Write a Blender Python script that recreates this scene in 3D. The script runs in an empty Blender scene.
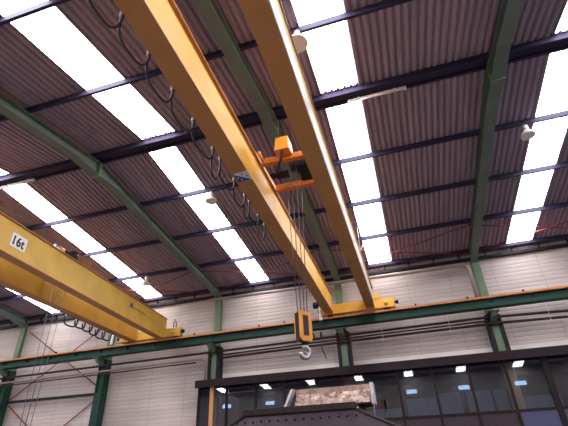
import bpy, math, random
from mathutils import Vector, Matrix, Quaternion
random.seed(7)
PI = math.pi
S = bpy.context.scene
COL = S.collection

# ------------------------------------------------------------------ materials
def mat(name, rgb, rough=0.6, metal=0.0, var=0.12, scale=3.0, bump=0.0, spec=0.5, rgb2=None, stretch=None, coat=0.0):
    m = bpy.data.materials.new(name); m.use_nodes = True
    nt = m.node_tree; N = nt.nodes; L = nt.links
    b = N['Principled BSDF']
    b.inputs['Roughness'].default_value = rough
    b.inputs['Metallic'].default_value = metal
    b.inputs['Specular IOR Level'].default_value = spec
    b.inputs['Coat Weight'].default_value = coat
    tc = N.new('ShaderNodeTexCoord'); mp = N.new('ShaderNodeMapping')
    if stretch: mp.inputs['Scale'].default_value = stretch
    L.new(tc.outputs['Object'], mp.inputs['Vector'])
    n = N.new('ShaderNodeTexNoise'); n.inputs['Scale'].default_value = scale; n.inputs['Detail'].default_value = 5
    L.new(mp.outputs['Vector'], n.inputs['Vector'])
    r = N.new('ShaderNodeValToRGB')
    c2 = rgb2 or tuple(c * (1 - 2 * var) for c in rgb)
    r.color_ramp.elements[0].position = 0.35; r.color_ramp.elements[1].position = 0.65
    r.color_ramp.elements[0].color = (*c2, 1); r.color_ramp.elements[1].color = (*rgb, 1)
    L.new(n.outputs['Fac'], r.inputs['Fac']); L.new(r.outputs['Color'], b.inputs['Base Color'])
    if bump:
        bp = N.new('ShaderNodeBump'); bp.inputs['Strength'].default_value = bump; bp.inputs['Distance'].default_value = 0.02
        L.new(n.outputs['Fac'], bp.inputs['Height']); L.new(bp.outputs['Normal'], b.inputs['Normal'])
    return m

def emit(name, rgb, strength, var=0.1):
    m = bpy.data.materials.new(name); m.use_nodes = True
    nt = m.node_tree; N = nt.nodes; L = nt.links
    for n in list(N): N.remove(n)
    out = N.new('ShaderNodeOutputMaterial'); e = N.new('ShaderNodeEmission')
    tc = N.new('ShaderNodeTexCoord'); n = N.new('ShaderNodeTexNoise'); n.inputs['Scale'].default_value = 0.8
    L.new(tc.outputs['Object'], n.inputs['Vector'])
    mr = N.new('ShaderNodeMapRange'); mr.inputs['To Min'].default_value = strength * (1 - var); mr.inputs['To Max'].default_value = strength * (1 + var)
    L.new(n.outputs['Fac'], mr.inputs['Value']); L.new(mr.outputs['Result'], e.inputs['Strength'])
    e.inputs['Color'].default_value = (*rgb, 1)
    L.new(e.outputs[0], out.inputs['Surface'])
    return m

def glass(name):
    m = bpy.data.materials.new(name); m.use_nodes = True
    nt = m.node_tree; N = nt.nodes; L = nt.links
    for n in list(N): N.remove(n)
    out = N.new('ShaderNodeOutputMaterial'); t = N.new('ShaderNodeBsdfTransparent'); g = N.new('ShaderNodeBsdfGlossy')
    t.inputs['Color'].default_value = (0.78, 0.82, 0.88, 1)
    g.inputs['Roughness'].default_value = 0.004; g.inputs['Color'].default_value = (0.95, 0.97, 1, 1)
    f = N.new('ShaderNodeFresnel'); f.inputs['IOR'].default_value = 1.75
    mx = N.new('ShaderNodeMixShader')
    L.new(f.outputs[0], mx.inputs[0]); L.new(t.outputs[0], mx.inputs[1]); L.new(g.outputs[0], mx.inputs[2])
    L.new(mx.outputs[0], out.inputs['Surface'])
    return m

M = {}
M['roof'] = mat('fibre_cement', (0.345, 0.27, 0.355), 0.85, var=0.10, scale=1.3, stretch=(3, .35, 1), spec=0.3)
M['sky'] = emit('translucent_rooflight', (1.0, 0.97, 0.965), 15.0)
M['hiwin'] = emit('daylit_window', (0.50, 0.74, 1.0), 7.0)
M['purlin'] = mat('dark_blue_steel', (0.034, 0.028, 0.068), 0.65, var=0.1, scale=2, spec=0.2)
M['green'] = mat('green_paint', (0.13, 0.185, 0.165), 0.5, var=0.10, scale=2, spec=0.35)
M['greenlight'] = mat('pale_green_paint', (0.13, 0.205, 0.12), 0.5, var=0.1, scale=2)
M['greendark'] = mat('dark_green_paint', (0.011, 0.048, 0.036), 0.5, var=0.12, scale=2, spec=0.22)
M['blacksteel'] = mat('black_steel', (0.014, 0.012, 0.017), 0.55, var=0.1, spec=0.2)
M['orange'] = mat('orange_paint', (0.90, 0.34, 0.035), 0.4, var=0.1, scale=3)
M['deep'] = mat('deep_orange_paint', (0.64, 0.19, 0.025), 0.5, var=0.15, scale=4)
M['rail'] = mat('orange_conductor_rail', (0.66, 0.20, 0.04), 0.5, var=0.15, scale=1.5, stretch=(1, 1, 1))
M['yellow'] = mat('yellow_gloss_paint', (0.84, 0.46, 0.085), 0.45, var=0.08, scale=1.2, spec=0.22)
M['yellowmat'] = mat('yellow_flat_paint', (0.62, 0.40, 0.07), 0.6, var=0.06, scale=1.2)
M['yellowshade'] = mat('yellow_shaded_paint', (0.56, 0.26, 0.085), 0.5, var=0.06, scale=1.2)  # yellow darkened in the colour itself to give the girder undersides their shade
M['yellowB'] = mat('old_yellow_paint', (0.66, 0.40, 0.06), 0.5, var=0.08, scale=1.5)
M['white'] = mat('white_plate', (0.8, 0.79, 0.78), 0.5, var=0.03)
M['blue'] = mat('blue_print', (0.03, 0.06, 0.35), 0.5, var=0.05)
M['print'] = mat('black_print', (0.012, 0.012, 0.02), 0.6, var=0.0)
M['cable'] = mat('rubber_cable', (0.03, 0.026, 0.04), 0.6, var=0.05)
M['rope'] = mat('wire_rope', (0.16, 0.14, 0.15), 0.4, metal=0.6, var=0.1)
M['steel'] = mat('bare_steel', (0.45, 0.45, 0.48), 0.28, metal=0.9, var=0.1)
M['galv'] = mat('galvanised', (0.62, 0.62, 0.64), 0.4, metal=0.4, var=0.08)
M['red'] = mat('red_brace_paint', (0.27, 0.022, 0.03), 0.5, var=0.1)
M['pipe'] = mat('brown_pipe', (0.045, 0.024, 0.029), 0.6, var=0.15, scale=2, spec=0.2)
M['rust'] = mat('rusty_orange_paint', (0.27, 0.095, 0.04), 0.6, var=0.2, scale=6)
M['rain'] = mat('grey_pipe', (0.30, 0.23, 0.23), 0.5, var=0.1, scale=2)
M['wall'] = mat('pale_cladding', (0.56, 0.48, 0.47), 0.55, var=0.10, scale=0.9, stretch=(0.35, 1, 3.0))
M['wallseam'] = mat('cladding_seam', (0.33, 0.29, 0.31), 0.6, var=0.05)
M['floor'] = mat('concrete', (0.17, 0.15, 0.15), 0.8, var=0.12, scale=0.6)
M['plainwall'] = mat('plain_wall', (0.40, 0.36, 0.37), 0.8, var=0.08, scale=0.5)
M['lampwhite'] = mat('enamel', (0.75, 0.72, 0.72), 0.35, var=0.03)
M['lampin'] = mat('lamp_lens', (0.40, 0.33, 0.34), 0.3, var=0.05)
M['tube'] = mat('batten_lamp', (0.72, 0.63, 0.60), 0.4, var=0.04)
M['fascia'] = mat('brown_fascia', (0.026, 0.014, 0.018), 0.6, var=0.12, scale=2, spec=0.15)
M['mull'] = mat('brown_mullion', (0.022, 0.013, 0.016), 0.6, var=0.1, spec=0.15)
M['flash'] = mat('white_flashing', (0.80, 0.74, 0.73), 0.5, var=0.06, scale=1.2, stretch=(.6, 1, 3))
M['glass'] = glass('window_glass')
M['casing'] = mat('tan_boarding', (0.74, 0.36, 0.15), 0.5, var=0.12, scale=2, stretch=(4, 4, .5))
M['partition'] = mat('blue_grey_board', (0.17, 0.215, 0.31), 0.6, var=0.1)
M['inner'] = mat('cabin_lining', (0.035, 0.035, 0.045), 0.7, var=0.1)
M['lower'] = mat('purple_brown_panel', (0.05, 0.035, 0.047), 0.6, var=0.1, spec=0.2)
M['machine'] = mat('dark_purple_steel', (0.036, 0.024, 0.038), 0.5, metal=0.1, var=0.2, scale=4, spec=0.3)
M['machinebar'] = mat('rusty_brown_steel', (0.04, 0.024, 0.024), 0.6, metal=0.1, var=0.2, scale=5, spec=0.2)
M['rubble'] = mat('flaky_white_on_brown', (0.85, 0.70, 0.64), 0.8, scale=7, rgb2=(0.30, 0.17, 0.13), bump=0.6)
M['board'] = mat('pinkish_board', (0.50, 0.34, 0.29), 0.8, scale=9, var=0.2)

def meshpanel():
    m = mat('blue_perforated_sheet', (0.16, 0.17, 0.40), 0.5, var=0.1)
    nt = m.node_tree; N = nt.nodes; L = nt.links; b = N['Principled BSDF']
    tc = N.new('ShaderNodeTexCoord'); v = N.new('ShaderNodeTexVoronoi'); v.inputs['Scale'].default_value = 22; v.inputs['Randomness'].default_value = 0
    L.new(tc.outputs['Object'], v.inputs['Vector'])
    r = N.new('ShaderNodeValToRGB'); r.color_ramp.elements[0].position = 0.25; r.color_ramp.elements[1].position = 0.32
    r.color_ramp.elements[0].color = (0.03, 0.03, 0.08, 1); r.color_ramp.elements[1].color = (0.048, 0.05, 0.125, 1)
    L.new(v.outputs['Distance'], r.inputs['Fac']); L.new(r.outputs['Color'], b.inputs['Base Color'])
    return m
M['perf'] = meshpanel()

# ------------------------------------------------------------------ mesh builder
WORLD = {}
class MB:
    def __init__(s): s.v = []; s.f = []; s.mi = []; s.mats = []; s.smooth = []
    def add(s, vs, fs, m=0, sm=False):
        o = len(s.v); s.v += [tuple(v) for v in vs]
        for f in fs: s.f.append([i + o for i in f]); s.mi.append(m); s.smooth.append(sm)
    def box(s, x0, x1, y0, y1, z0, z1, m=0):
        vs = [(x0,y0,z0),(x1,y0,z0),(x1,y1,z0),(x0,y1,z0),(x0,y0,z1),(x1,y0,z1),(x1,y1,z1),(x0,y1,z1)]
        s.add(vs, [(3,2,1,0),(4,5,6,7),(0,1,5,4),(1,2,6,5),(2,3,7,6),(3,0,4,7)], m)
    def hexa(s, lo, hi, m=0):
        s.add(list(lo) + list(hi), [(3,2,1,0),(4,5,6,7),(0,1,5,4),(1,2,6,5),(2,3,7,6),(3,0,4,7)], m)
    def beam(s, a, b, x0, x1, z0, z1, m=0):
        # bar whose section (x offset, z offset) is swept from a to b, both along +Y
        vs = []
        for p in (a, b):
            for dx, dz in ((x0,z0),(x1,z0),(x1,z1),(x0,z1)): vs.append((p[0]+dx, p[1], p[2]+dz))
        s.add(vs, [(0,1,5,4),(1,2,6,5),(2,3,7,6),(3,0,4,7),(3,2,1,0),(4,5,6,7)], m)
    def sweep(s, prof, path, m=0, closed=True):
        # prof: list of 3-vectors offset; path: list of points
        n = len(prof); vs = []
        for p in path:
            for q in prof: vs.append((p[0]+q[0], p[1]+q[1], p[2]+q[2]))
        fs = []
        for k in range(len(path)-1):
            for i in range(n if closed else n-1):
                j = (i+1) % n
                fs.append((k*n+i, k*n+j, (k+1)*n+j, (k+1)*n+i))
        if closed:
            fs.append(tuple(range(n))[::-1]); fs.append(tuple((len(path)-1)*n+i for i in range(n)))
        s.add(vs, fs, m)
    def tube(s, pts, r, n=8, m=0):
        pts = [Vector(p) for p in pts]; rings = []
        up = None
        for i, p in enumerate(pts):
            if i == 0: t = pts[1]-p
            elif i == len(pts)-1: t = p-pts[i-1]
            else: t = (pts[i+1]-p).normalized() + (p-pts[i-1]).normalized()
            t.normalize()
            if up is None:
                up = Vector((0,0,1)) if abs(t.z) < 0.9 else Vector((1,0,0))
            a = t.cross(up).normalized(); b = a.cross(t).normalized(); up = b
            rings.append([p + r*(math.cos(2*PI*k/n)*a + math.sin(2*PI*k/n)*b) for k in range(n)])
        vs = [v for rg in rings for v in rg]; fs = []
        for k in range(len(rings)-1):
            for i in range(n):
                j = (i+1) % n; fs.append((k*n+j, k*n+i, (k+1)*n+i, (k+1)*n+j))
        fs.append(tuple(range(n))); fs.append(tuple((len(rings)-1)*n+i for i in range(n))[::-1])
        s.add(vs, fs, m, True)
    def lathe(s, prof, c, axis='z', n=24, m=0):
        vs = []; fs = []
        for r, h in prof:
            for k in range(n):
                a = 2*PI*k/n
                if axis == 'z': vs.append((c[0]+r*math.cos(a), c[1]+r*math.sin(a), c[2]+h))
                elif axis == 'x': vs.append((c[0]+h, c[1]+r*math.cos(a), c[2]+r*math.sin(a)))
                else: vs.append((c[0]+r*math.cos(a), c[1]+h, c[2]+r*math.sin(a)))
        for k in range(len(prof)-1):
            for i in range(n):
                j = (i+1) % n; fs.append((k*n+i, k*n+j, (k+1)*n+j, (k+1)*n+i))
        fs.append(tuple(range(n))[::-1]); fs.append(tuple((len(prof)-1)*n+i for i in range(n)))
        s.add(vs, fs, m, True)
    def prism(s, poly, axis, a, b, m=0):
        # poly of 2-D points in the two other axes, extruded along axis from a to b
        def P(u, v, w):
            return {'x': (w,u,v), 'y': (u,w,v), 'z': (u,v,w)}[axis]
        n = len(poly); vs = [P(u,v,a) for u,v in poly] + [P(u,v,b) for u,v in poly]
        fs = [tuple(range(n))[::-1], tuple(range(n,2*n))] + [(i,(i+1)%n,n+(i+1)%n,n+i) for i in range(n)]
        s.add(vs, fs, m)
    def rotz(s, c, ang, start=0):
        ca, sa = math.cos(ang), math.sin(ang)
        s.v = s.v[:start] + [(c[0]+(x-c[0])*ca-(y-c[1])*sa, c[1]+(x-c[0])*sa+(y-c[1])*ca, z) for x,y,z in s.v[start:]]
    def build(s, name, m, parent=None, label=None, bevel=0):
        me = bpy.data.meshes.new(name)
        xs, ys, zs = zip(*s.v)
        c = ((min(xs)+max(xs))/2, (min(ys)+max(ys))/2, (min(zs)+max(zs))/2)
        me.from_pydata([(x-c[0],y-c[1],z-c[2]) for x,y,z in s.v], [], s.f)
        for mm in (m if isinstance(m, list) else [m]): me.materials.append(mm)
        me.polygons.foreach_set('material_index', s.mi); me.polygons.foreach_set('use_smooth', s.smooth)
        me.update()
        import bmesh
        bm = bmesh.new(); bm.from_mesh(me); bmesh.ops.recalc_face_normals(bm, faces=bm.faces); bm.to_mesh(me); bm.free()
        o = bpy.data.objects.new(name, me); COL.objects.link(o)
        pw = WORLD.get(parent, (0,0,0))
        o.parent = parent; o.location = (c[0]-pw[0], c[1]-pw[1], c[2]-pw[2]); WORLD[o] = c
        if label: o['label'] = label
        if bevel:
            bv = o.modifiers.new('bevel', 'BEVEL'); bv.width = bevel; bv.segments = 2; bv.limit_method = 'ANGLE'
        return o

def thing(name, label, cat, loc, group=None):
    o = bpy.data.objects.new(name, None); COL.objects.link(o); o.location = loc; o.empty_display_size = 0.3
    WORLD[o] = tuple(loc); return tag(o, label, cat, group)
def tag(o, label, cat, group=None):
    o['label'] = label; o['category'] = cat
    if group: o['group'] = group
    return o
def struct(o): o['kind'] = 'structure'; return o
def one(fn, *a):
    b = MB(); getattr(b, fn)(*a); return b

# ------------------------------------------------------------------ main dimensions (metres)
YR, ZR, SL = 8.476, 10.195, 0.1284        # ridge line and roof slope
DY = 2.35                                 # purlin spacing
YW = 18.25                                # inner face of the far wall
YB = 2*YR - YW                            # valley line behind the camera
X0, X1 = -32.57, 21.43
FR = [3.43 + 6*k for k in range(-6, 4)]   # portal frames
SKYX = [(-31.0,-30.0),(-24.9,-23.9),(-18.85,-17.85),(-12.8,-11.8),(-6.85,-5.9),(-1.0,0.0),(4.88,5.88),(10.95,11.95),(17.0,18.0)]
SKYN = [(-6.66,-5.54) if p == -6.85 else (p-.05, q-.03) if p == 4.88 else (p, q) for p, q in SKYX]
def zroof(y, yr=YR): return ZR - SL*abs(y-yr)
TOP = 0.12                                # sheet level over purlin axis

# ------------------------------------------------------------------ room shell
struct(one('box', X0-.3, X1+.3, -22, 24, -.2, 0).build('floor', M['floor']))
PIT = 0.177
def wave(x):
    # broad flat ribs facing down, narrow deep grooves between them
    return -0.026 + 0.075*max(0.0, min(1.0, (math.cos(2*PI*x/PIT)-0.05)*1.5))
def corr_strip(b, xa, xb, ya, yb, yr, dz=0):
    n = max(2, int(round((xb-xa)/(PIT/12))))
    xs = [xa+(xb-xa)*i/n for i in range(n+1)]
    vs = [(x, ya, zroof(ya,yr)+TOP+dz+wave(x)) for x in xs] + [(x, yb, zroof(yb,yr)+TOP+dz+wave(x)) for x in xs]
    b.add(vs, [(i, i+1, n+2+i, n+1+i) for i in range(n)], 0, True)
def slope(name, ya, yb, s0, s1, yr, sky=None):
    # opaque sheets everywhere but the skylight openings s0..s1
    b = MB(); lo, hi = min(ya,yb), max(ya,yb); a, c = min(s0,s1), max(s0,s1)
    if a-lo > .01: corr_strip(b, X0, X1, lo, a, yr)
    if hi-c > .01: corr_strip(b, X0, X1, c, hi, yr)
    x = X0
    for p, q in (sky or SKYX):
        corr_strip(b, x, p, a, c, yr); x = q
    corr_strip(b, x, X1, a, c, yr)
    return struct(b.build(name, M['roof']))
S0, S1 = 8.70, 17.93
N0, N1 = 8.03, -1.0
slope('ceiling_far', YR+.1, 18.7, S0, S1, YR)
slope('ceiling_near', YR-.2, YB, N0, N1, YR, SKYN)
b = MB(); zc = zroof(YR+.3)+TOP+.03
b.prism([(YR-.40, zc-.01),(YR,zc+.08),(YR+.22,zc+.03),(YR+.22,zc+.07),(YR,zc+.13),(YR-.40,zc+.03)], 'x', X0, X1)
struct(b.build('trim_ridge', M['roof']))
b = MB(); b.box(X0, X1, 8.19, 8.45, ZR-.02, ZR+.02); struct(b.build('trim_shade', M['purlin']))  # dark strip added between the ridge purlins for the shadow under the ridge cap
# neighbouring nave behind the camera, seen only as reflections in the cabin glass
YR2 = YR - 2*(YW-YR)
slope('ceiling_back', YR2, YB, YR2+.4, YB-.3, YR2)
slope('ceiling_rear', YR2, YR2-9.77, YR2-.4, YR2-9.4, YR2)
wn = 1
for p, q in SKYX:
    for a, c in ((YR2+.4, YB-.3), (YR2-.4, YR2-9.4)):
        b = MB(); lo, hi = min(a,c), max(a,c); g = 0.12
        ys = [lo+(hi-lo)*i/4 for i in range(5)]
        for i in range(4): corr_strip(b, p, q, ys[i]+g, ys[i+1]-g, YR2)
        struct(b.build('window_%d' % wn, M['sky'])); wn += 1
YBK = YR2-9.77
b = MB(); b.box(X0, X1, YBK-.2, YBK, 0, 9.4); struct(b.build('wall_back', M['plainwall']))
for p, q in SKYX:
    b = MB(); b.box(p-.1, q+.1, YBK+.005, YBK+.03, 7.25, 7.68); struct(b.build('window_%d' % wn, M['hiwin'])); wn += 1
for nm, x in (('wall_left', X0-.2), ('wall_right', X1)):
    b = MB(); b.box(x, x+.2, YBK, 18.7, 0, 10.6); struct(b.build(nm, M['plainwall']))
# far wall: ribbed horizontal cladding, open behind the cabin
def ribwall(b, xa, xb, z0, z1):
    pr = []; z = z0; p = 0.175
    while z < z1-1e-4:
        for dz, dy in ((0,0),(.105,0),(.125,.009),(.155,.009)):
            if z+dz < z1: pr.append((z+dz, dy))
        z += p
    pr.append((z1, 0))
    vs = [(xa, YW+dy, z) for z, dy in pr] + [(xb, YW+dy, z) for z, dy in pr]; n = len(pr)
    b.add(vs, [(i, n+i, n+i+1, i+1) for i in range(n-1)])
    b.box(xa, xb, YW+.08, YW+.2, z0, z1)
b = MB(); ribwall(b, X0, -8.95, 0, 8.98); ribwall(b, -8.95, X1, 4.6, 8.98)
x = -31.9
while x < X1:
    if x > -8.95: b.box(x-.008, x+.008, YW-.004, YW+.03, 4.62, 8.7, 1)
    else: b.box(x-.008, x+.008, YW-.004, YW+.03, 0, 8.7, 1)
    x += 1.8
struct(b.build('wall_far', [M['wall'], M['wallseam']]))
# eave beam on top of the wall with short struts up to the sheets
b = MB(); b.box(X0, X1, 18.08, 18.25, 8.66, 8.77)
eb = tag(b.build('eave_beam', M['blacksteel']), 'long dark eave beam along the top of the far wall', 'beam')
b = MB(); b.box(X0, X1, 18.66, 18.7, 8.76, 9.1); struct(b.build('trim_gutter', M['rain']))
x = -29.5
for i in range(42):
    b = MB(); b.box(x-.025, x+.025, 18.13, 18.17, 8.77, zroof(18.15)+.08); b.build('strut', M['blacksteel'], eb); x += 1.08

# ------------------------------------------------------------------ skylights
lab = {-18.85:'fifth strip from the right, mostly hidden behind the 16t crane', -12.8:'above the near girder of the 16t crane', -6.85:'between the left rafter and the long twin-girder crane',
       -1.0:'just right of the long twin-girder crane', 4.88:'at the right edge of the photo, right of the right-hand rafter'}
for i_, (p0, q0) in enumerate(SKYX):
    for side in (0, 1):
        yr = YR; p, q = p0, q0
        ys = [S0, 10.83, 13.18, 15.53, S1] if side == 0 else [N0, 5.68, 3.33, .98, N1]
        vis = (side == 0 and p in lab) or (side == 1 and p in (-6.85, -1.0, 4.88, -12.8))
        if side: p, q = SKYN[i_]
        if vis:
            pos = 'White daylit roof skylight beyond the ridge, ' if side == 0 else 'White daylit roof skylight on the near side of the ridge, '
            l = {-18.85:'far left, mostly hidden behind the 16t crane', -12.8:'left, above the 16t girder', -6.85:'left of the long crane',
                 -1.0:'right of the long crane', 4.88:'at the right photo edge'}[p0]
            t = thing('roof_skylight', pos.strip().replace('White','white') + ' ' + l, 'skylight', ((p+q)/2, (ys[0]+ys[-1])/2, zroof((ys[0]+ys[-1])/2)+TOP), 'roof skylights')
            for i in range(4):
                b = MB(); corr_strip(b, p, q, min(ys[i],ys[i+1]), max(ys[i],ys[i+1]), yr); b.build('panel', M['sky'], t)
        else:
            b = MB(); corr_strip(b, p, q, min(ys[0],ys[-1]), max(ys[0],ys[-1]), yr)
            struct(b.build('window_%d' % wn, M['sky'])); wn += 1

# ------------------------------------------------------------------ purlins
def purlin(y, label, up=0.088, dn=-0.085):
    z = zroof(y); b = MB(); w = 0.07; t = 0.012
    prof = [(0,-w/2,dn),(0,w/2,dn),(0,w/2,dn+.03),(0,w/2-t,dn+.03),(0,w/2-t,dn+t),(0,-w/2+t,dn+t),(0,-w/2+t,up-t),(0,w/2,up-t),(0,w/2,up),(0,-w/2,up)]
    b.sweep(prof, [(X0, y, z), (X1, y, z)])
    return tag(b.build('roof_purlin', M['purlin']), label, 'purlin', 'purlins across the roof')
purlin(8.14, 'dark steel ridge purlin, nearer of the close pair at the ridge', .09)
purlin(8.50, 'dark steel ridge purlin, farther of the close pair at the ridge', .09)
for i, w in enumerate(('first', 'second', 'third')): purlin(8.48+DY*(i+1), 'dark steel roof purlin, %s row beyond the ridge' % w)
purlin(17.9, 'dark steel eave purlin, last row beyond the ridge above the far wall', .095, -.04)
for y, w in ((5.68,'first'), (3.33,'second'), (.98,'third')): purlin(y, 'dark steel roof purlin, %s row on the near side of the ridge' % w)

# ------------------------------------------------------------------ portal frames
RT, RBm = -0.105, -0.405                  # top and underside of the rafter below the purlin axis
def isect(b, x, ya, yb, za, zb, za2, zb2, hw=.15, t=.018, tw=.012):
    # I-beam in the YZ plane: underside za->zb, top za2->zb2
    for (p, q) in (((za, zb), (za+t, zb+t)), ((za2-t, zb2-t), (za2, zb2))):
        b.hexa([(x-hw,ya,p[0]),(x+hw,ya,p[0]),(x+hw,yb,p[1]),(x-hw,yb,p[1])], [(x-hw,ya,q[0]),(x+hw,ya,q[0]),(x+hw,yb,q[1]),(x-hw,yb,q[1])])
    b.hexa([(x-tw,ya,za+t),(x+tw,ya,za+t),(x+tw,yb,zb+t),(x-tw,yb,zb+t)], [(x-tw,ya,za2-t),(x+tw,ya,za2-t),(x+tw,yb,zb2-t),(x-tw,yb,zb2-t)])
fl = {3.43:'right-hand green rafter, right of the long crane', -2.57:'green rafter over the long crane, between its two girders', -8.57:'green rafter left of the long crane, running to the far wall',
      -14.57:'green rafter hidden behind the 16t crane', -20.57:'far left green rafter at the photo edge below the 16t crane'}
cl = {3.43:'right-hand green steel column above the dark-windowed cabin', -2.57:'green steel column behind the orange hook block and the crane end', -8.57:'green steel column at the left end of the cabin',
      -14.57:'green steel column right of the red cross bracing', -20.57:'far left green steel column, left of the red cross bracing'}
for x in FR:
    k = min(fl, key=lambda q: abs(q-x)); seen = abs(k-x) < .01
    t = thing('roof_rafter', fl[k] if seen else 'green steel roof rafter outside the photo frame', 'rafter', (x, YR, zroof(YR)+RBm), 'green roof rafters')
    ya, yk = 17.85, 9.45
    b = MB(); isect(b, x, yk, ya, zroof(yk)+RBm, zroof(ya)+RBm, zroof(yk)+RT, zroof(ya)+RT); b.build('far_beam', M['green'], t)
    b = MB(); yn = 2*YR-ya; ykn = 7.45; isect(b, x, yn, ykn, zroof(yn)+RBm, zroof(ykn)+RBm, zroof(yn)+RT, zroof(ykn)+RT); b.build('near_beam', M['green'], t)
    b = MB(); zk = zroof(yk)+RBm
    isect(b, x, YR+.03, yk, zk-.05, zk, zroof(YR)+RT-.0, zroof(yk)+RT, .155); isect(b, x, ykn, YR-.03, zroof(ykn)+RBm, zk-.05, zroof(ykn)+RT, zroof(YR)+RT, .155)
    b.build('haunch', M['green'], t)
    b = MB(); b.box(x-.16, x+.16, YR-.029, YR+.029, zk-.10, zroof(YR)+RT); b.build('splice_plate', M['greenlight'], t)
    b = MB(); 
    isect(b, x, 16.9, ya, zroof(16.9)+RBm, zroof(ya)+RBm-.14, zroof(16.9)+RBm+.04, zroof(ya)+RBm+.04, .13); b.build('knee_haunch', M['green'], t)
    # column
    t = thing('steel_column', cl[k] if seen else 'green steel column outside the photo frame', 'column', (x, 18.03, 0), 'green steel columns')
    b = MB(); zt = zroof(17.85)+RBm-.01; zt2 = 8.62
    b.box(x-.15, x+.15, 17.852, 17.872, 6.12, 8.7); b.box(x-.15, x+.15, 18.02, 18.04, 6.12, 8.62); b.box(x-.008, x+.008, 17.872, 18.02, 6.12, 8.62)
    b.build('upper_shaft', M['greenlight'], t)
    b = MB(); zb = 4.58
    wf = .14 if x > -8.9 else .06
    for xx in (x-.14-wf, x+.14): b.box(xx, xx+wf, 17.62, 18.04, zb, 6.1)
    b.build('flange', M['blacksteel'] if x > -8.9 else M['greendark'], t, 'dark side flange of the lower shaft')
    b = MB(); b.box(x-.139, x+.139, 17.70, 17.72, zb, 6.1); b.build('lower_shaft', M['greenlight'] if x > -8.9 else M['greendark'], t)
    b = MB(); b.box(x-.2, x+.2, 17.0, 18.04, 6.101, 6.118); b.hexa([(x-.1,17.2,5.95),(x+.1,17.2,5.95),(x+.1,17.6,5.8),(x-.1,17.6,5.8)],[(x-.1,17.1,6.1),(x+.1,17.1,6.1),(x+.1,17.6,6.1),(x-.1,17.6,6.1)])
    b.build('bracket', M['greenlight'], t)
    if x > -8.9: b = MB(); b.box(x-.03+(.0 if x<0 else 0.0)-.12, x+.2, 17.7, 18.2, 0, 4.3); b.build('casing', M['casing'], t, 'tan boarded lower casing of the column')
    else:
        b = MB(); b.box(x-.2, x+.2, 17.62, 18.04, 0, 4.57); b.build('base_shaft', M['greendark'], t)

# ------------------------------------------------------------------ runway beam
def runway(y, label, seen=True):
    t = thing('runway_beam', label, 'crane rail', (0, y, 6.12))
    tz = lambda x: 6.72 + .0062*(x-3.4)      # top of the rail, follows the old track's slight fall
    xa, xb = X0+.02, X1-.02
    def bar(y0, y1, d0, d1):
        b = MB(); b.hexa([(xa,y0,tz(xa)+d0),(xb,y0,tz(xb)+d0),(xb,y1,tz(xb)+d0),(xa,y1,tz(xa)+d0)], [(xa,y0,tz(xa)+d1),(xb,y0,tz(xb)+d1),(xb,y1,tz(xb)+d1),(xa,y1,tz(xa)+d1)]); return b
    b = bar(y-.15, y+.15, -.46, -.44); c = bar(y-.01, y+.01, -.44, -.10); d = bar(y-.13, y+.15, -.10, -.08)
    e = bar(y-.15, y-.13, -.46, -.30)
    for q in (c, d, e): b.add(q.v, q.f)
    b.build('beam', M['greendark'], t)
    bar(y-.16, y-.05, -.078, -.012).build('conductor_strip', M['rail'], t, 'orange strip along the beam top')
    bar(y-.03, y+.05, -.078, 0).build('rail', M['steel'], t)
    if seen:
        for x in (-12.9, -9.4, -6.2, -5.0, .63, 2.64, 4.69, -17.2):
            b = MB(); b.box(x-.035, x+.035, y-.14, y-.06, tz(x)-.002, tz(x)+.07); b.build('rail_clip', M['blacksteel'], t)
        for x in [-20.5+1.5*i for i in range(20)]:
            b = MB(); b.box(x-.006, x+.006, y-.12, y-.011, tz(x)-.438, tz(x)-.102); b.build('stiffener', M['greendark'], t)
    return t
RY = 17.3
runway(RY, 'long dark green crane runway beam with orange strip on the far wall columns')
RZ = lambda x: 6.72 + .0062*(x-3.4)

# ------------------------------------------------------------------ long twin-girder crane
cr = thing('overhead_crane', 'long bright yellow twin-girder overhead crane in the middle of the hall', 'crane', (-2, 8.5, 6.7))
def girder(crane, a, b_, name, side, W, mats, H):
    # a, b_ : bottom edge of the face that looks to +X, from near end to far end
    g = MB(); g.beam(a, b_, -W+.03, -.03, .02, H-.02)
    web = g.build('girder', mats[0], crane)
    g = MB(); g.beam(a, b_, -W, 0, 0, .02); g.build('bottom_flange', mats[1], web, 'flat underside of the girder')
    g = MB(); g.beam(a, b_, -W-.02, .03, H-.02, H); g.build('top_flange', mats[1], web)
    return web
g1a, g1b = (-2.36, -.5, 6.80), (-2.78, 17.2, 6.83)
g2a, g2b = (-.89, -.5, 6.80), (-1.00, 17.2, 6.83)
H1 = .84
w1 = girder(cr, g1a, g1b, 'girder', 1, .37, (M['yellow'], M['yellowshade']), H1)
w2 = girder(cr, g2a, g2b, 'girder', 1, .36, (M['yellow'], M['yellowshade']), H1)
b = MB(); b.beam(g2a, (-.985, 15.6, 6.83), -.028, .005, .47, H1-.021); b.build('side_channel', M['yellowmat'], cr, 'flat yellow channel along the upper right web')
b = MB(); b.beam(g2a, (-.985, 16.4, 6.83), -.028, .012, .022, .46); b.build('glare_strip', M['white'], cr, 'long white painted-glare strip along the lower right web')  # added white strip, stands in for skylight glare on the lower web
b = MB()
for f in (.16, .33, .5, .67, .84):
    yy = -.5+17.7*f
    b.box(-1.02-.11*f, -1.0-.11*f, yy-.02, yy+.02, 7.64, 7.66)
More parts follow.
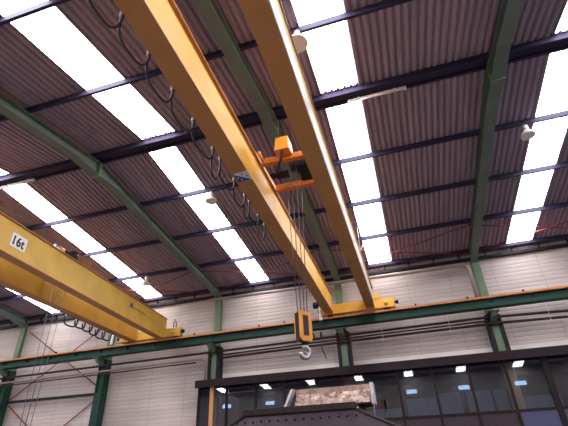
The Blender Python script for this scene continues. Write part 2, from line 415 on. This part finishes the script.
# end carriages
def carriage(crane, xa, xb, y, m, z):
    b = MB(); b.box(xa, xb, y-.17, y+.17, z+.09, z+.50); c = b.build('end_carriage', m, crane, bevel=.015)
    for x in (xa+.35, xb-.35):
        w = MB(); w.lathe([(.11,-.05),(.15,-.05),(.15,-.035),(.125,-.03),(.125,.03),(.15,.035),(.15,.05),(.11,.05)], (x, y-.0, z+.152), 'y'); w.build('wheel', M['blacksteel'], c)
        w = MB(); w.lathe([(.09,0),(.09,.03),(.04,.03),(.04,.05)], (x, y-.22, z+.27), 'y'); w.build('axle_cap', M['yellowmat'], c)
    for x, s in ((xa, -1), (xb, 1)):
        w = MB(); w.lathe([(.05,0),(.05,s*.08),(.085,s*.08),(.085,s*.16)], (x, y-.05, z+.30), 'x', 14); w.build('buffer', M['blacksteel'], c)
    return c
carriage(cr, -3.30, -.18, RY, M['yellow'], RZ(-2))
b = MB(); b.prism([(-1.0,7.2),(-.68,7.2),(-.98,7.55)], 'y', 17.1, 17.16); b.build('gusset', M['yellow'], cr)
b = MB(); b.lathe([(.06,0),(.14,.02),(.14,.34),(.10,.38)], (-3.62, 17.0, 7.2), 'x', 16); b.build('drive_motor', M['blacksteel'], cr)
b = MB(); b.box(-3.36, -3.30, 16.9, 16.96, 6.60, 7.28); b.box(-3.38,-3.24,16.88,16.98,6.5,6.64); b.build('collector_arm', M['white'], cr, 'white current collector arm')
# blue and white plate on the underside
b = MB()
xs = lambda y: -2.40 - .0237*(y+.5)
pl = [(-2.82, 6.36), (-2.50, 6.36), (-2.52, 6.68), (-2.84, 6.68)]
b.prism(pl, 'z', 6.785, 6.80, 0)
b.prism([(-2.83,6.40),(-2.525,6.665),(-2.835,6.672)], 'z', 6.781, 6.7845, 1)
b2 = [(-2.66,6.42),(-2.58,6.50),(-2.79,6.52),(-2.73,6.60)]
for i, (x, y) in enumerate(b2):
    b.box(x-.018, x+.018, y-.018, y+.018, 6.778, 6.7808 if i > 1 else 6.7845, 2 if i < 2 else 0)
b.build('marking_plate', [M['white'], M['blue'], M['print']], cr, 'small white and blue plate under the left girder')

# festoon cable on its left flank
fs = thing('festoon_cable', 'black festoon cable in hanging loops along the left girder of the long crane', 'cable', (-2.85, 4, 6.8))
fy = [.55, 1.27, 2.0, 2.60, 3.25, 3.95, 4.68, 5.50, 5.85, 6.6, 7.25, 7.55, 8.2, 8.7]
fx = lambda y: -2.80 - .0215*(y-3)
b = MB(); b.tube([(fx(-.3)-.005, -.3, 6.915), (fx(16.5)-.02, 16.5, 6.93)], .016, 6); b.build('track', M['blacksteel'], fs)
for i in range(len(fy)):
    y = fy[i]; x = fx(y)-.03
    b = MB(); b.box(x-.03, x+.02, y-.03, y+.03, 6.84, 6.88); b.box(x-.012, x+.012, y-.012, y+.012, 6.8, 6.93); b.tube([(x-.02,y,6.83),(x-.02,y,6.8)], .022, 8)
    b.build('cable_carrier', M['galv'], fs, 'small shiny cable carrier')
    if i < len(fy)-1:
        y2 = fy[i+1]; w_ = y2-y; d = (.41 if w_ > .5 else .55)*random.uniform(.9, 1.12); pts = []
        for k in range(23):
            th = PI + PI*k/22; cc, ss = math.cos(th), -math.sin(th)
            pts.append((x - .05*ss, (y+y2)/2 + .5*w_*math.copysign(abs(cc)**.6, cc), 6.82 - d*abs(ss)**.62))
        b = MB(); b.tube(pts, .019, 7); b.build('cable_loop', M['cable'], fs)

# hoist trolley on top of the girders
HX, HY = -1.90, 7.85
tr = thing('hoist_trolley', 'orange hoist trolley with a box motor sitting across the two long girders', 'trolley', (HX, HY, 7.66))
for y, z in ((7.40, 7.68), (8.52, 7.64)):
    b = MB(); b.box(-2.54, -1.28, y-.04, y+.04, z, z+.17)
    b.box(-2.54, -1.28, y-.07, y+.07, z-.015, z+.005); b.build('cross_beam', M['deep'], tr, bevel=.008)
for x in (-2.70, -1.12):
    b = MB(); b.box(x-.08, x+.08, 7.15, 8.75, 7.74, 7.95); sb = b.build('side_frame', M['orange'], tr)
    for y in (7.4, 8.5):
        w = MB(); w.lathe([(.07,-.04),(.10,-.04),(.10,.04),(.07,.04)], (x, y, 7.765), 'x', 16); w.build('wheel', M['blacksteel'], sb)
b = MB(); b.hexa([(-2.14,7.08,7.78),(-1.78,7.08,7.78),(-1.78,7.52,7.82),(-2.14,7.52,7.82)], [(-2.10,7.08,8.16),(-1.80,7.08,8.16),(-1.80,7.48,8.2),(-2.10,7.48,8.2)]); b.build('motor_box', M['orange'], tr, 'bright orange motor housing', bevel=.02)
b = MB(); b.lathe([(.1,0),(.22,.02),(.22,.62),(.1,.64)], (-2.0, 8.0, 7.98), 'x', 20); b.build('rope_drum', M['blacksteel'], tr)
b = MB(); b.box(-1.78, -1.42, 7.62, 8.30, 7.62, 7.9); b.build('gearbox', M['blacksteel'], tr, bevel=.02)
b = MB(); b.tube([(-1.96, 7.12, 7.79), (-2.05, 7.3, 7.66), (-2.22, 7.55, 7.55), (-2.30, 7.8, 7.60)], .032, 8); b.build('cable', M['cable'], tr)
b = MB(); b.box(-2.30, -1.98, 7.7, 7.86, 7.52, 7.62); b.build('limit_switch', M['blacksteel'], tr)
b = MB(); b.tube([(-2.50, 7.36, 7.74), (-2.50, 7.15, 7.78), (-2.50, 7.05, 7.82)], .035, 8); b.build('buffer', M['orange'], tr)

def rope_hook(name, label, c, ztop, scale, mcol, ang, spread):
    x, y, z = c    # z: top of the block
    t = thing(name, label, 'hook', (x, y, z-1.1*scale))
    s = scale; start = 0
    hw, hd = .19*s, .13*s
    def place(b): b.rotz((x, y), ang); return b
    b = MB(); b.prism([(x-hw,z-.02*s),(x+hw,z-.06*s),(x+hw,z-.72*s),(x+hw*.7,z-.80*s),(x-hw*.6,z-.80*s),(x-hw,z-.70*s)], 'y', y-hd, y-hd+.03*s)
    b.prism([(x-hw,z-.02*s),(x+hw,z-.06*s),(x+hw,z-.72*s),(x+hw*.7,z-.80*s),(x-hw*.6,z-.80*s),(x-hw,z-.70*s)], 'y', y+hd-.03*s, y+hd)
    place(b).build('side_plate', mcol, t)
    b = MB(); b.box(x-hw*.42, x+hw*.42, y-hd-.012*s, y-hd-.001, z-.66*s, z-.14*s)
    for k in range(3): b.box(x-hw*.22, x+hw*.22, y-hd-.016*s, y-hd-.0125*s, z-(.28+.16*k)*s, z-(.20+.16*k)*s, 1)
    place(b).build('warning_panel', [M['print'], M['machine']], t, 'black panel on the side plate')
    b = MB(); b.box(x-hw*.93, x+hw*.9, y-hd+.031*s, y+hd-.031*s, z-.78*s, z-.05*s); place(b).build('sheave_housing', M['blacksteel'], t)
    b = MB(); b.lathe([(.05*s,0),(.075*s,-.02*s),(.075*s,-.08*s),(.05*s,-.10*s)], (x, y, z-.785*s), 'z', 16)
    b.tube([(x,y,z-.86*s),(x,y,z-.92*s)], .04*s, 10); place(b).build('swivel', M['blacksteel'], t)
    pts = []
    for k in range(19):
        a = math.radians(100 - k*15.5); r = .135*s
        pts.append((x + r*math.cos(a), y, z-1.06*s + r*math.sin(a)))
    b = MB(); n0 = 0
    b.tube([(x, y, z-.88*s)] + pts, .058*s, 10); place(b).build('hook', M['steel'], t, 'bare steel hook')
    for i, (dx, dy) in enumerate(((-.11,-.05),(-.05,.06),(.07,-.06),(.12,.05))):
        p = Vector((x+dx*s, y+dy*s, z-.1*s)); 
        b = MB(); b.tube([p, (x+dx*spread, y+dy*spread, ztop)], .0095, 6); b.build('wire_rope', M['rope'], t)
    return t
rope_hook('hook_block', 'orange hook block with a steel hook hanging on wire ropes from the long crane', (HX, HY, 4.16), 7.80, .76, M['orange'], math.radians(48), 1.5)

# ------------------------------------------------------------------ 16t crane on the left
cb = thing('overhead_crane', 'left-hand yellow twin-girder crane bearing the white 16t sign', 'crane', (-11.7, 8.5, 6.6))
HB = 1.0
def onB(y): f = (y-7.66)/(16.81-7.66); return (-10.49-.56*f, y, 7.0-.30*f)
def onC(y): f = (y-9.33)/(16.83-9.33); return (-12.35-.12*f, y, 7.0-.30*f)
nb = girder(cb, onB(-.6), onB(17.5), 'girder', 1, .37, (M['yellowB'], M['yellowshade']), HB)
rc = girder(cb, onC(-.6), onC(17.2), 'girder', 1, .37, (M['yellowB'], M['yellowshade']), HB)
b = MB(); a1, a2 = onC(11.05), onC(11.12); b.beam(a1, a2, -.02, .01, .02, HB-.02); b.build('joint_strip', M['yellowshade'], rc)
carriage(cb, -13.45, -10.15, RY, M['yellowB'], RZ(-12)-.02)
b = MB(); b.box(-13.76, -13.68, 16.9, 16.97, 6.62, 7.2); b.build('collector_arm', M['white'], cb, 'white current collector arm')
b = MB(); b.tube([(-10.55,17.25,7.05),(-10.55,17.2,7.35),(-10.45,17.2,7.5)], .025, 6); b.tube([(-10.42,17.25,7.05),(-10.42,17.2,7.4)], .025, 6); b.build('hose', M['cable'], cb)
# sign
def faceB(y, h, out=.0): p = onB(y); return Vector((p[0]+out-.03, y, p[2]+h))
b = MB()
q = [faceB(7.90,.27), faceB(8.47,.27), faceB(8.47,.70), faceB(7.90,.70)]
b.hexa([p + Vector((.002,0,0)) for p in q], [p + Vector((.014,0,0)) for p in q])
sg = b.build('capacity_sign', M['white'], cb, 'white plate reading 16t')
cu = bpy.data.curves.new('txt', 'FONT'); cu.body = '16t'; cu.size = 1; cu.offset = .026; cu.extrude = .004; cu.space_character = 1.05
to = bpy.data.objects.new('txt', cu); COL.objects.link(to)
bpy.context.view_layer.update()
me = bpy.data.meshes.new_from_object(to.evaluated_get(bpy.context.evaluated_depsgraph_get()))
bpy.data.objects.remove(to); bpy.data.curves.remove(cu)
xs_ = [v.co.x for v in me.vertices]; ys_ = [v.co.y for v in me.vertices]; mx0, mx1, my0, my1 = min(xs_), max(xs_), min(ys_), max(ys_)
b = MB(); vs = []
for v in me.vertices:
    u = (v.co.x-mx0)/(mx1-mx0); w = (v.co.y-my0)/(my1-my0)
    p = faceB(7.98+.41*u, .335+.30*w); vs.append((p.x+.019+v.co.z, p.y, p.z))
b.add(vs, [list(f.vertices) for f in me.polygons]); b.build('lettering', M['print'], sg)
# emblem and small print
b = MB()
def quadB(pts, m):
    b.hexa if False else None
    n = len(pts); lo = [faceB(y,h,.003) for y,h in pts]; hi = [faceB(y,h,.010) for y,h in pts]
    b.add(lo+hi, [tuple(range(n))[::-1], tuple(range(n,2*n))]+[(i,(i+1)%n,n+(i+1)%n,n+i) for i in range(n)], m)
quadB([(14.2,.56),(14.5,.56),(14.5,.62),(14.40,.74),(14.31,.74)], 0)
for k in range(8):
    quadB([(14.58+.12*k,.57),(14.65+.12*k,.57),(14.65+.12*k,.61),(14.58+.12*k,.61)], 1)
b.build('emblem', [M['blue'], M['machine']], cb, 'small blue emblem with dark print')
# festoon coils below the rear girder
fb = thing('festoon_cable', 'short black festoon loops bunched under the rear girder of the 16t crane', 'cable', (-12.95, 15, 6.7))
b = MB(); p1, p2 = onC(9.5), onC(16.6); b.tube([(p1[0]-.42,p1[1],p1[2]+.03),(p2[0]-.42,p2[1],p2[2]+.03)], .02, 6); b.build('track', M['blacksteel'], fb)
ys_f = [12.9, 13.5, 13.95, 14.4, 14.8, 15.25, 15.7]
for i, y in enumerate(ys_f):
    p = onC(y); x = p[0]-.42
    b = MB(); b.box(x-.03, x+.03, y-.04, y+.04, p[2]-.05, p[2]+.012); b.build('cable_carrier', M['galv'], fb)
    if i < len(ys_f)-1:
        y2 = ys_f[i+1]; d = random.uniform(.26, .36)
        pts = []
        for k in range(21):
            th = PI + PI*k/20; cc, ss = math.cos(th), -math.sin(th)
            pts.append((x + .06*math.cos(th), (y+y2)/2 + .5*(y2-y)*math.copysign(abs(cc)**.6, cc), p[2]-.04-d*abs(ss)**.6))
        b = MB(); b.tube(pts, .032, 7); b.build('cable_loop', M['cable'], fb)
# its trolley
tb = thing('hoist_trolley', 'dark and rusty orange hoist trolley on top of the 16t crane', 'trolley', (-11.6, 10.8, 7.95))
zt = onB(10.8)[2]+HB
b = MB(); b.box(-12.85, -10.78, 9.95, 10.12, zt+.05, zt+.22); b.build('cross_beam', M['orange'], tb)
b = MB(); b.box(-12.85, -10.78, 11.45, 11.60, zt+.05, zt+.30); b.build('cross_beam', M['orange'], tb)
b = MB(); b.box(-10.92, -10.76, 10.75, 11.62, zt+.005, zt+.33); b.build('side_frame', M['rust'], tb)
b = MB(); b.lathe([(.06,0),(.14,.02),(.14,.4),(.08,.43)], (-10.95, 9.78, zt+.19), 'y', 16); b.build('motor', M['steel'], tb)
b = MB(); b.box(-11.0, -10.78, 10.22, 10.74, zt+.005, zt+.26); b.build('gearbox', M['blacksteel'], tb, bevel=.02)
b = MB(); b.lathe([(.1,0),(.24,.02),(.24,.8),(.1,.82)], (-11.85, 10.85, zt+.30), 'x', 18); b.build('rope_drum', M['blacksteel'], tb)
rope_hook('hook_block', 'hook block of the 16t crane on four long wire ropes at the left edge', (-11.5, 10.98, 2.35), zt+.1, 1.1, M['orange'], 0, 1.9)

# ------------------------------------------------------------------ lamps
def highbay(x, y, z, label, r=.19):
    t = thing('highbay_lamp', label, 'lamp', (x, y, z), 'high-bay lamps under the roof')
    b = MB(); b.lathe([(r,0),(r+.012,.0),(r+.012,.02),(r*.92,.10),(r*.5,.19),(.06,.22),(.05,.215),(r*.48,.175),(r*.72,.09),(r*.90,.01)], (x,y,z), 'z', 28); b.build('reflector', M['lampwhite'], t)
    b = MB(); b.lathe([(.02,.03),(r*.70,.035),(r*.70,.05),(.02,.06)], (x,y,z), 'z', 24); b.build('lens', M['lampin'], t)
    b = MB(); b.lathe([(.07,.215),(.085,.23),(.085,.38),(.05,.41)], (x,y,z), 'z', 16); b.build('ballast_housing', M['galv'], t)
    b = MB(); b.tube([(x,y,z+.40),(x,y,zroof(y)-.10)], .012, 6); b.build('hanger', M['galv'], t)
highbay(-5.63, 10.83, 9.38, 'round white high-bay lamp left of the long crane, against the skylight')
highbay(4.50, 10.83, 9.38, 'round white high-bay lamp right of the right-hand rafter')
highbay(-1.09, 5.68, 9.38, 'round white high-bay lamp peeking out from behind the right girder of the long crane', .22)
highbay(-11.2, 15.53, 8.82, 'small high-bay lamp far back above the 16t crane')
def batten(x0, x1, y, z, label):
    t = thing('batten_light', label, 'lamp', ((x0+x1)/2, y, z), 'batten lights under the ridge')
    b = MB(); b.prism([(y-.05,z+.035),(y+.05,z+.035),(y+.03,z+.075),(y-.03,z+.075)], 'x', x0, x1); b.build('body', M['tube'], t)
    b = MB(); b.tube([(x0+.03,y,z+.01),(x1-.03,y,z+.01)], .026, 10); b.build('tube', M['tube'], t)
    for x in (x0+.02, x1-.02):
        b = MB(); b.box(x-.02, x+.02, y-.03, y+.03, z-.02, z+.036); b.build('end_cap', M['white'], t)
    for x in (x0+.3, x1-.3):
        b = MB(); b.box(x-.01, x+.01, y-.01, y+.01, z+.075, zroof(8.14)-.08); b.build('hanger', M['galv'], t)
batten(-.33, 1.23, 8.33, 9.93, 'pale batten light under the ridge right of the long crane')
batten(-12.39, -10.95, 8.33, 9.93, 'pale batten light under the ridge at the left photo edge')
# small white angle bracket near the right girder
b = MB(); b.tube([(-1.12,14.5,8.5),(-1.05,14.5,8.30),(-.93,14.5,8.52)], .022, 6); b.tube([(-1.05,14.5,8.30),(-1.05,14.5,zroof(14.5)-.1)], .008, 5)
tag(b.build('cable_hanger', M['white']), 'small white V-shaped hanger beside the right girder near the far wall', 'hanger')

# ------------------------------------------------------------------ bracing
br = [((3.43,-2.57),'between the right rafter and the long crane rafter'), ((9.43,3.43),'right of the right-hand rafter'), ((-2.57,-8.57),'between the long crane rafter and the left rafter'), ((-8.57,-14.57),'left of the left rafter')]
for (xa, xb), w in br:
    for k in (0, 1):
        ya, yb = (15.5, 17.7) if k == 0 else (17.75, 15.6)
        b = MB(); dz = -.17 if k == 0 else -.22
        b.tube([(xa-.16, ya, zroof(ya)+dz), (xb+.16, yb, zroof(yb)+dz)], .024, 7)
        tag(b.build('brace_rod', M['red']), 'red roof brace %s, %s' % (w, 'rising rightward' if k == 0 else 'rising leftward'), 'brace', 'red roof braces')
YBR = 18.1
for (xa,za,xb,zb,l) in ((-20.36,4.72,-14.78,8.25,'upper wall brace, rising to the right'), (-14.78,4.78,-20.36,8.25,'upper wall brace, rising to the left'), (-20.36,4.44,-14.78,.75,'lower wall brace, falling to the right'), (-14.78,4.56,-20.36,.85,'lower wall brace, falling to the left')):
    k = l.endswith('left'); b = MB(); b.tube([(xa, YBR+.06*k, za), (xb, YBR+.06*k, zb)], .028, 7)
    tag(b.build('brace_rod', M['red']), 'thin red %s, at the lower left' % l, 'brace', 'red wall braces')
b = MB(); b.box(-20.36, -14.78, 17.9, 18.02, 4.52, 4.64); tag(b.build('strut_beam', M['blacksteel']), 'dark horizontal strut between the two left columns', 'beam')

# ------------------------------------------------------------------ pipes along the wall
PY = 17.56
def arc(p, q, r_, n=6):
    return
def pipe(pts, r, m, label, name='wall_pipe', cat='pipe'):
    b = MB(); b.tube(pts, r, 10); return tag(b.build(name, M[m]), label, cat)
pipe([(X0+.1,PY,5.60),(-20.9,PY,5.72),(3.1,PY,5.99),(6.0,PY,5.90),(X1-.1,PY,5.7)], .05, 'pipe', 'brown wall pipe, upper one of the long run under the runway beam')
pipe([(-8.3,PY,5.56),(-1.1,PY,5.69),(3.6,PY,5.74),(6.0,PY,5.68),(X1-.1,PY,5.5)], .05, 'pipe', 'brown wall pipe, lower one of the pair right of the left cabin column')
pipe([(-8.2,PY-.02,5.68),(-1.1,PY-.02,5.81),(3.2,PY-.02,5.85)], .035, 'pipe', 'brown wall pipe, thin middle one behind the hook')
pipe([(X0+.1,PY,5.38),(-14.6,PY,5.53),(-9.25,PY,5.60),(-9.05,PY,5.57),(-8.95,PY,5.48),(-8.92,PY,5.3),(-8.92,PY,4.62)], .045, 'rain', 'grey wall pipe on the left bending down to the cabin roof')
pipe([(X0+.1,PY-.02,5.22),(-14.6,PY-.02,5.40),(-9.4,PY-.02,5.47)], .03, 'pipe', 'thin brown wall pipe, lowest on the left below the grey one')
pipe([(-8.9,17.6,8.36),(2.75,17.6,8.30),(2.95,17.6,8.26),(3.05,17.6,8.15),(3.07,17.6,7.9),(3.07,17.6,6.8)], .075, 'rain', 'pinkish grey pipe along the wall top, bending down at the right column')
def wire(x, z0, z1, label):
    b = MB(); b.tube([(x,PY-.06,z0),(x+.01,PY-.06,z1)], .008, 5); b.box(x-.03,x+.03,PY-.08,PY-.04,z0-.02,z0+.02)
    tag(b.build('hanger_wire', M['galv']), label, 'wire', 'pipe hanger wires')
wire(1.75, 5.62, 6.25, 'thin vertical hanger wire left of the right column under the runway beam')
wire(5.35, 5.62, 6.25, 'thin vertical hanger wire right of the right column under the runway beam')
wire(-.9, 5.55, 6.2, 'thin vertical hanger wire right of the centre column under the runway beam')
b = MB(); b.tube([(-3.62,18.1,5.75),(-3.58,18.1,5.55),(-3.44,18.1,5.15)], .022, 6); tag(b.build('wall_rod', M['blacksteel']), 'short dark bent rod on the wall left of the centre column', 'rod')
for x, w in ((-3.98,'left'), (-3.62,'right')):
    b = MB(); b.box(x-.03, x+.03, 18.17, 18.235, 6.12, 6.34); tag(b.build('wall_clip', M['blacksteel']), 'small dark wall clip under the runway beam, %s one of two beside the hook' % w, 'bracket')

# ------------------------------------------------------------------ glazed cabin
cab = thing('glazed_cabin', 'dark glazed cabin with brown fascia along the foot of the far wall', 'cabin', (1, 17.5, 0))
CX0, CX1, GY = -8.93, X1-.05, 17.0
b = MB(); b.box(CX0-.02, CX1, 16.72, 16.78, 4.25, 4.55); b.build('fascia', M['fascia'], cab)
b = MB(); b.box(CX0, CX1, 16.781, 18.2, 4.42, 4.53); b.build('roof_slab', M['fascia'], cab)
b = MB(); b.box(CX0, CX1, 16.781, 18.2, 4.34, 4.36); b.build('soffit', M['inner'], cab)
b = MB(); b.box(-8.33, -8.17, GY-.07, GY+.06, 0, 4.335); b.build('corner_post', M['casing'], cab, 'tan corner post at the left')
b = MB(); b.box(-8.35, CX1, 18.15, 18.22, 4.64, 4.96); b.build('flashing', M['flash'], cab, 'white flashing strip above the cabin roof')
SZ = 2.64
mx = [-8.86, -7.58, -6.30, -5.06, -3.74, -2.66, -.58, .70, 1.95, 3.20, 4.48, 6.2, 7.9, 9.6, 11.3, 13, 14.7, 16.4, 18.1, 19.8]
for i, x in enumerate(mx):
    w = .09 if 4 < x < 5 else .038
    b = MB(); b.box(x-w, x+w, GY-.06, GY+.05, 0, 4.335); b.build('mullion', M['mull'], cab)
for i in range(len(mx)-1):
    xa, xb = mx[i]+.04, mx[i+1]-.04
    if xb > 5 or xa > 4.4: xa += .05
    if abs(mx[i+1]-4.48) < .01: xb -= .052
    b = MB(); b.box(xa, xb, GY, GY+.008, SZ+.035, 4.335); b.build('window_pane', M['glass'], cab)
    b = MB(); b.box(xa, xb, GY-.04, GY+.04, SZ-.035, SZ+.035); b.build('sill', M['mull'], cab)
    b = MB(); b.box(xa, xb, GY-.01, GY+.02, 0, SZ-.036)
    pf = mx[i] > 3.1
    b.build('perforated_panel' if pf else 'lower_panel', M['perf'] if pf else M['lower'], cab)
# cabin room: side, floor, back and inner boards
b = MB(); b.box(CX0, CX0+.03, GY+.06, 21.5, 0, 4.335); b.build('side_wall', M['inner'], cab)
b = MB(); b.box(CX0, CX1, 21.5, 21.6, 0, 4.5); b.build('back_wall', M['inner'], cab)
b = MB(); b.box(CX0, CX1, 18.46, 21.5, 4.3, 4.4); b.build('room_ceiling', M['inner'], cab)
for xa, xb, z1 in ((-.45,.75,3.40),(.85,1.62,3.52),(1.85,2.75,3.50),(2.85,3.3,3.5),(-2.2,-.6,3.1),(3.85,5.1,3.2)):
    b = MB(); b.box(xa, xb, 18.7, 18.74, .1, z1); b.build('partition_board', M['partition'], cab, 'blue-grey board inside the cabin')
b = MB(); b.tube([(-7.95, 17.12, 3.99), (-5.05, 17.12, 4.02)], .022, 6); b.build('curtain_rail', M['galv'], cab, 'thin pale rail behind the glass')

# ------------------------------------------------------------------ foreground machine
mc = thing('hopper_machine', 'dark bolted steel hopper machine rising at the bottom of the photo', 'machine', (-2.1, 8.8, 0))
tx0, tx1, ty0, ty1, tz = -3.18, -1.10, 8.0, 9.6, 2.36
bx0, bx1, by0, by1, bz = -5.0, 1.3, 7.3, 10.6, 1.2
b = MB()
b.hexa([(bx0,by0,bz),(bx1,by0,bz),(bx1,by1,bz),(bx0,by1,bz)], [(tx0,ty0,tz),(tx1,ty0,tz),(tx1,ty1,tz),(tx0,ty1,tz)])
b.box(bx0, bx1, by0, by1, 0, bz); body = b.build('casing', M['machine'], mc)
b = MB(); b.box(tx0-.03, tx1+.03, ty0-.05, ty0+.03, tz-.02, tz+.09); b.box(tx0-.03, tx1+.03, ty1-.03, ty1+.05, tz-.02, tz+.09)
b.box(tx0-.03, tx0+.05, ty0+.03, ty1-.03, tz-.02, tz+.09); b.box(tx1-.05, tx1+.03, ty0+.03, ty1-.03, tz-.02, tz+.09); b.build('top_flange', M['machinebar'], mc, bevel=.01)
for i in range(16):
    f = .03+.94*i/15
    for dz in (.13,):
        k = (tz-dz-bz)/(tz-bz); y = by0+(ty0-by0)*k; xa = bx0+(tx0-bx0)*k; xb = bx1+(tx1-bx1)*k
        bb = MB(); bb.lathe([(.02,0),(.02,-.02),(.012,-.03)], (xa+(xb-xa)*f, y+.004, tz-dz), 'y', 8); bb.build('bolt', M['blacksteel'], body)
for xa, xb, s in ((tx1, bx1, 1), (tx0, bx0, -1)):
    b = MB(); b.tube([(xa, ty0-.01, tz-.01), (xb, by0-.01, bz)], .03, 6); b.build('edge_strip', M['machinebar'], mc)
b = MB(); b.tube([(-1.05,8.05,2.36),(-1.02,7.97,2.22),(-1.0,7.9,2.1)], .014, 6); b.build('hose', M['galv'], mc)
b = MB(); b.tube([(-.82,8.6,2.2),(-.80,8.6,2.62)], .015, 6); b.build('pin', M['rain'], mc)

# tray with a rough slab resting on the machine
ty = thing('rubble_tray', 'shallow tray with grey end plates on top of the dark hopper machine', 'tray', (-1.7, 8.9, 2.45))
b = MB(); b.hexa([(-2.62,8.62,2.46),(-2.57,8.62,2.46),(-2.57,8.85,2.46),(-2.62,8.85,2.46)], [(-2.44,8.64,2.83),(-2.39,8.64,2.83),(-2.39,8.85,2.83),(-2.44,8.85,2.83)]); b.build('end_plate', M['galv'], ty, 'sloping grey left end plate')
b = MB(); b.box(-.84, -.78, 8.60, 8.95, 2.453, 2.83); b.build('end_plate', M['galv'], ty, 'upright grey right end plate')
b = MB(); b.box(-2.4, -.85, 8.9, 9.0, 2.46, 2.84); b.build('back_board', M['board'], ty, 'pinkish brown board')
b = MB(); b.box(-2.55, -.84, 8.45, 9.4, 2.452, 2.475); b.build('base', M['machinebar'], ty)
# rough slab as a lumpy grid, standing on the tray
nx, nz = 70, 16; vs = []; fs_ = []
rnd = random.Random(3)
for j in range(nz+1):
    for i in range(nx+1):
        u, w = i/nx, j/nz
        vs.append((-2.38+1.5*u, 8.86-.20*(1-w)+rnd.uniform(-.03,.03), 2.476+.26*w+rnd.uniform(-.012,.012)*(j>0)))
for j in range(nz):
    for i in range(nx): o = j*(nx+1)+i; fs_.append((o,o+1,o+nx+2,o+nx+1))
n = len(vs)
b = MB(); b.add(vs, fs_)
b.box(-2.38, -.88, 8.70, 8.89, 2.476, 2.60)
sl = tag(b.build('rough_slab', M['rubble']), 'rough flaky white lumps lying against the pinkish board in the tray', 'rubble')

# ------------------------------------------------------------------ world, camera, colour
w = bpy.data.worlds.new('World'); S.world = w; w.use_nodes = True
w.node_tree.nodes['Background'].inputs[0].default_value = (0.75, 0.85, 1, 1); w.node_tree.nodes['Background'].inputs[1].default_value = 1.0
cam = bpy.data.cameras.new('camera'); co = bpy.data.objects.new('camera', cam); COL.objects.link(co); S.camera = co
cam.sensor_width = 36; cam.lens = 36*406.17/568; cam.clip_start = .05; cam.clip_end = 300
pitch, roll, yaw = 0.534954, 0.048281, 0.271072
cx, sx = math.cos(pitch), math.sin(pitch); cy, sy = math.cos(roll), math.sin(roll); cz, sz = math.cos(yaw), math.sin(yaw)
R = Matrix(((cz,-sz,0),(sz,cz,0),(0,0,1))) @ Matrix(((1,0,0),(0,cx,-sx),(0,sx,cx))) @ Matrix(((cy,0,sy),(0,1,0),(-sy,0,cy)))
r_, f_, u_ = R.col[0], R.col[1], R.col[2]
co.matrix_world = Matrix(((r_[0],u_[0],-f_[0],0),(r_[1],u_[1],-f_[1],0),(r_[2],u_[2],-f_[2],1.7),(0,0,0,1)))
S.view_settings.view_transform = 'Standard'; S.view_settings.look = 'None'; S.view_settings.gamma = 1; S.view_settings.use_curve_mapping = False
S.view_settings.exposure = 0.0
S.cycles.max_bounces = 10; S.cycles.diffuse_bounces = 6; S.cycles.use_denoising = True
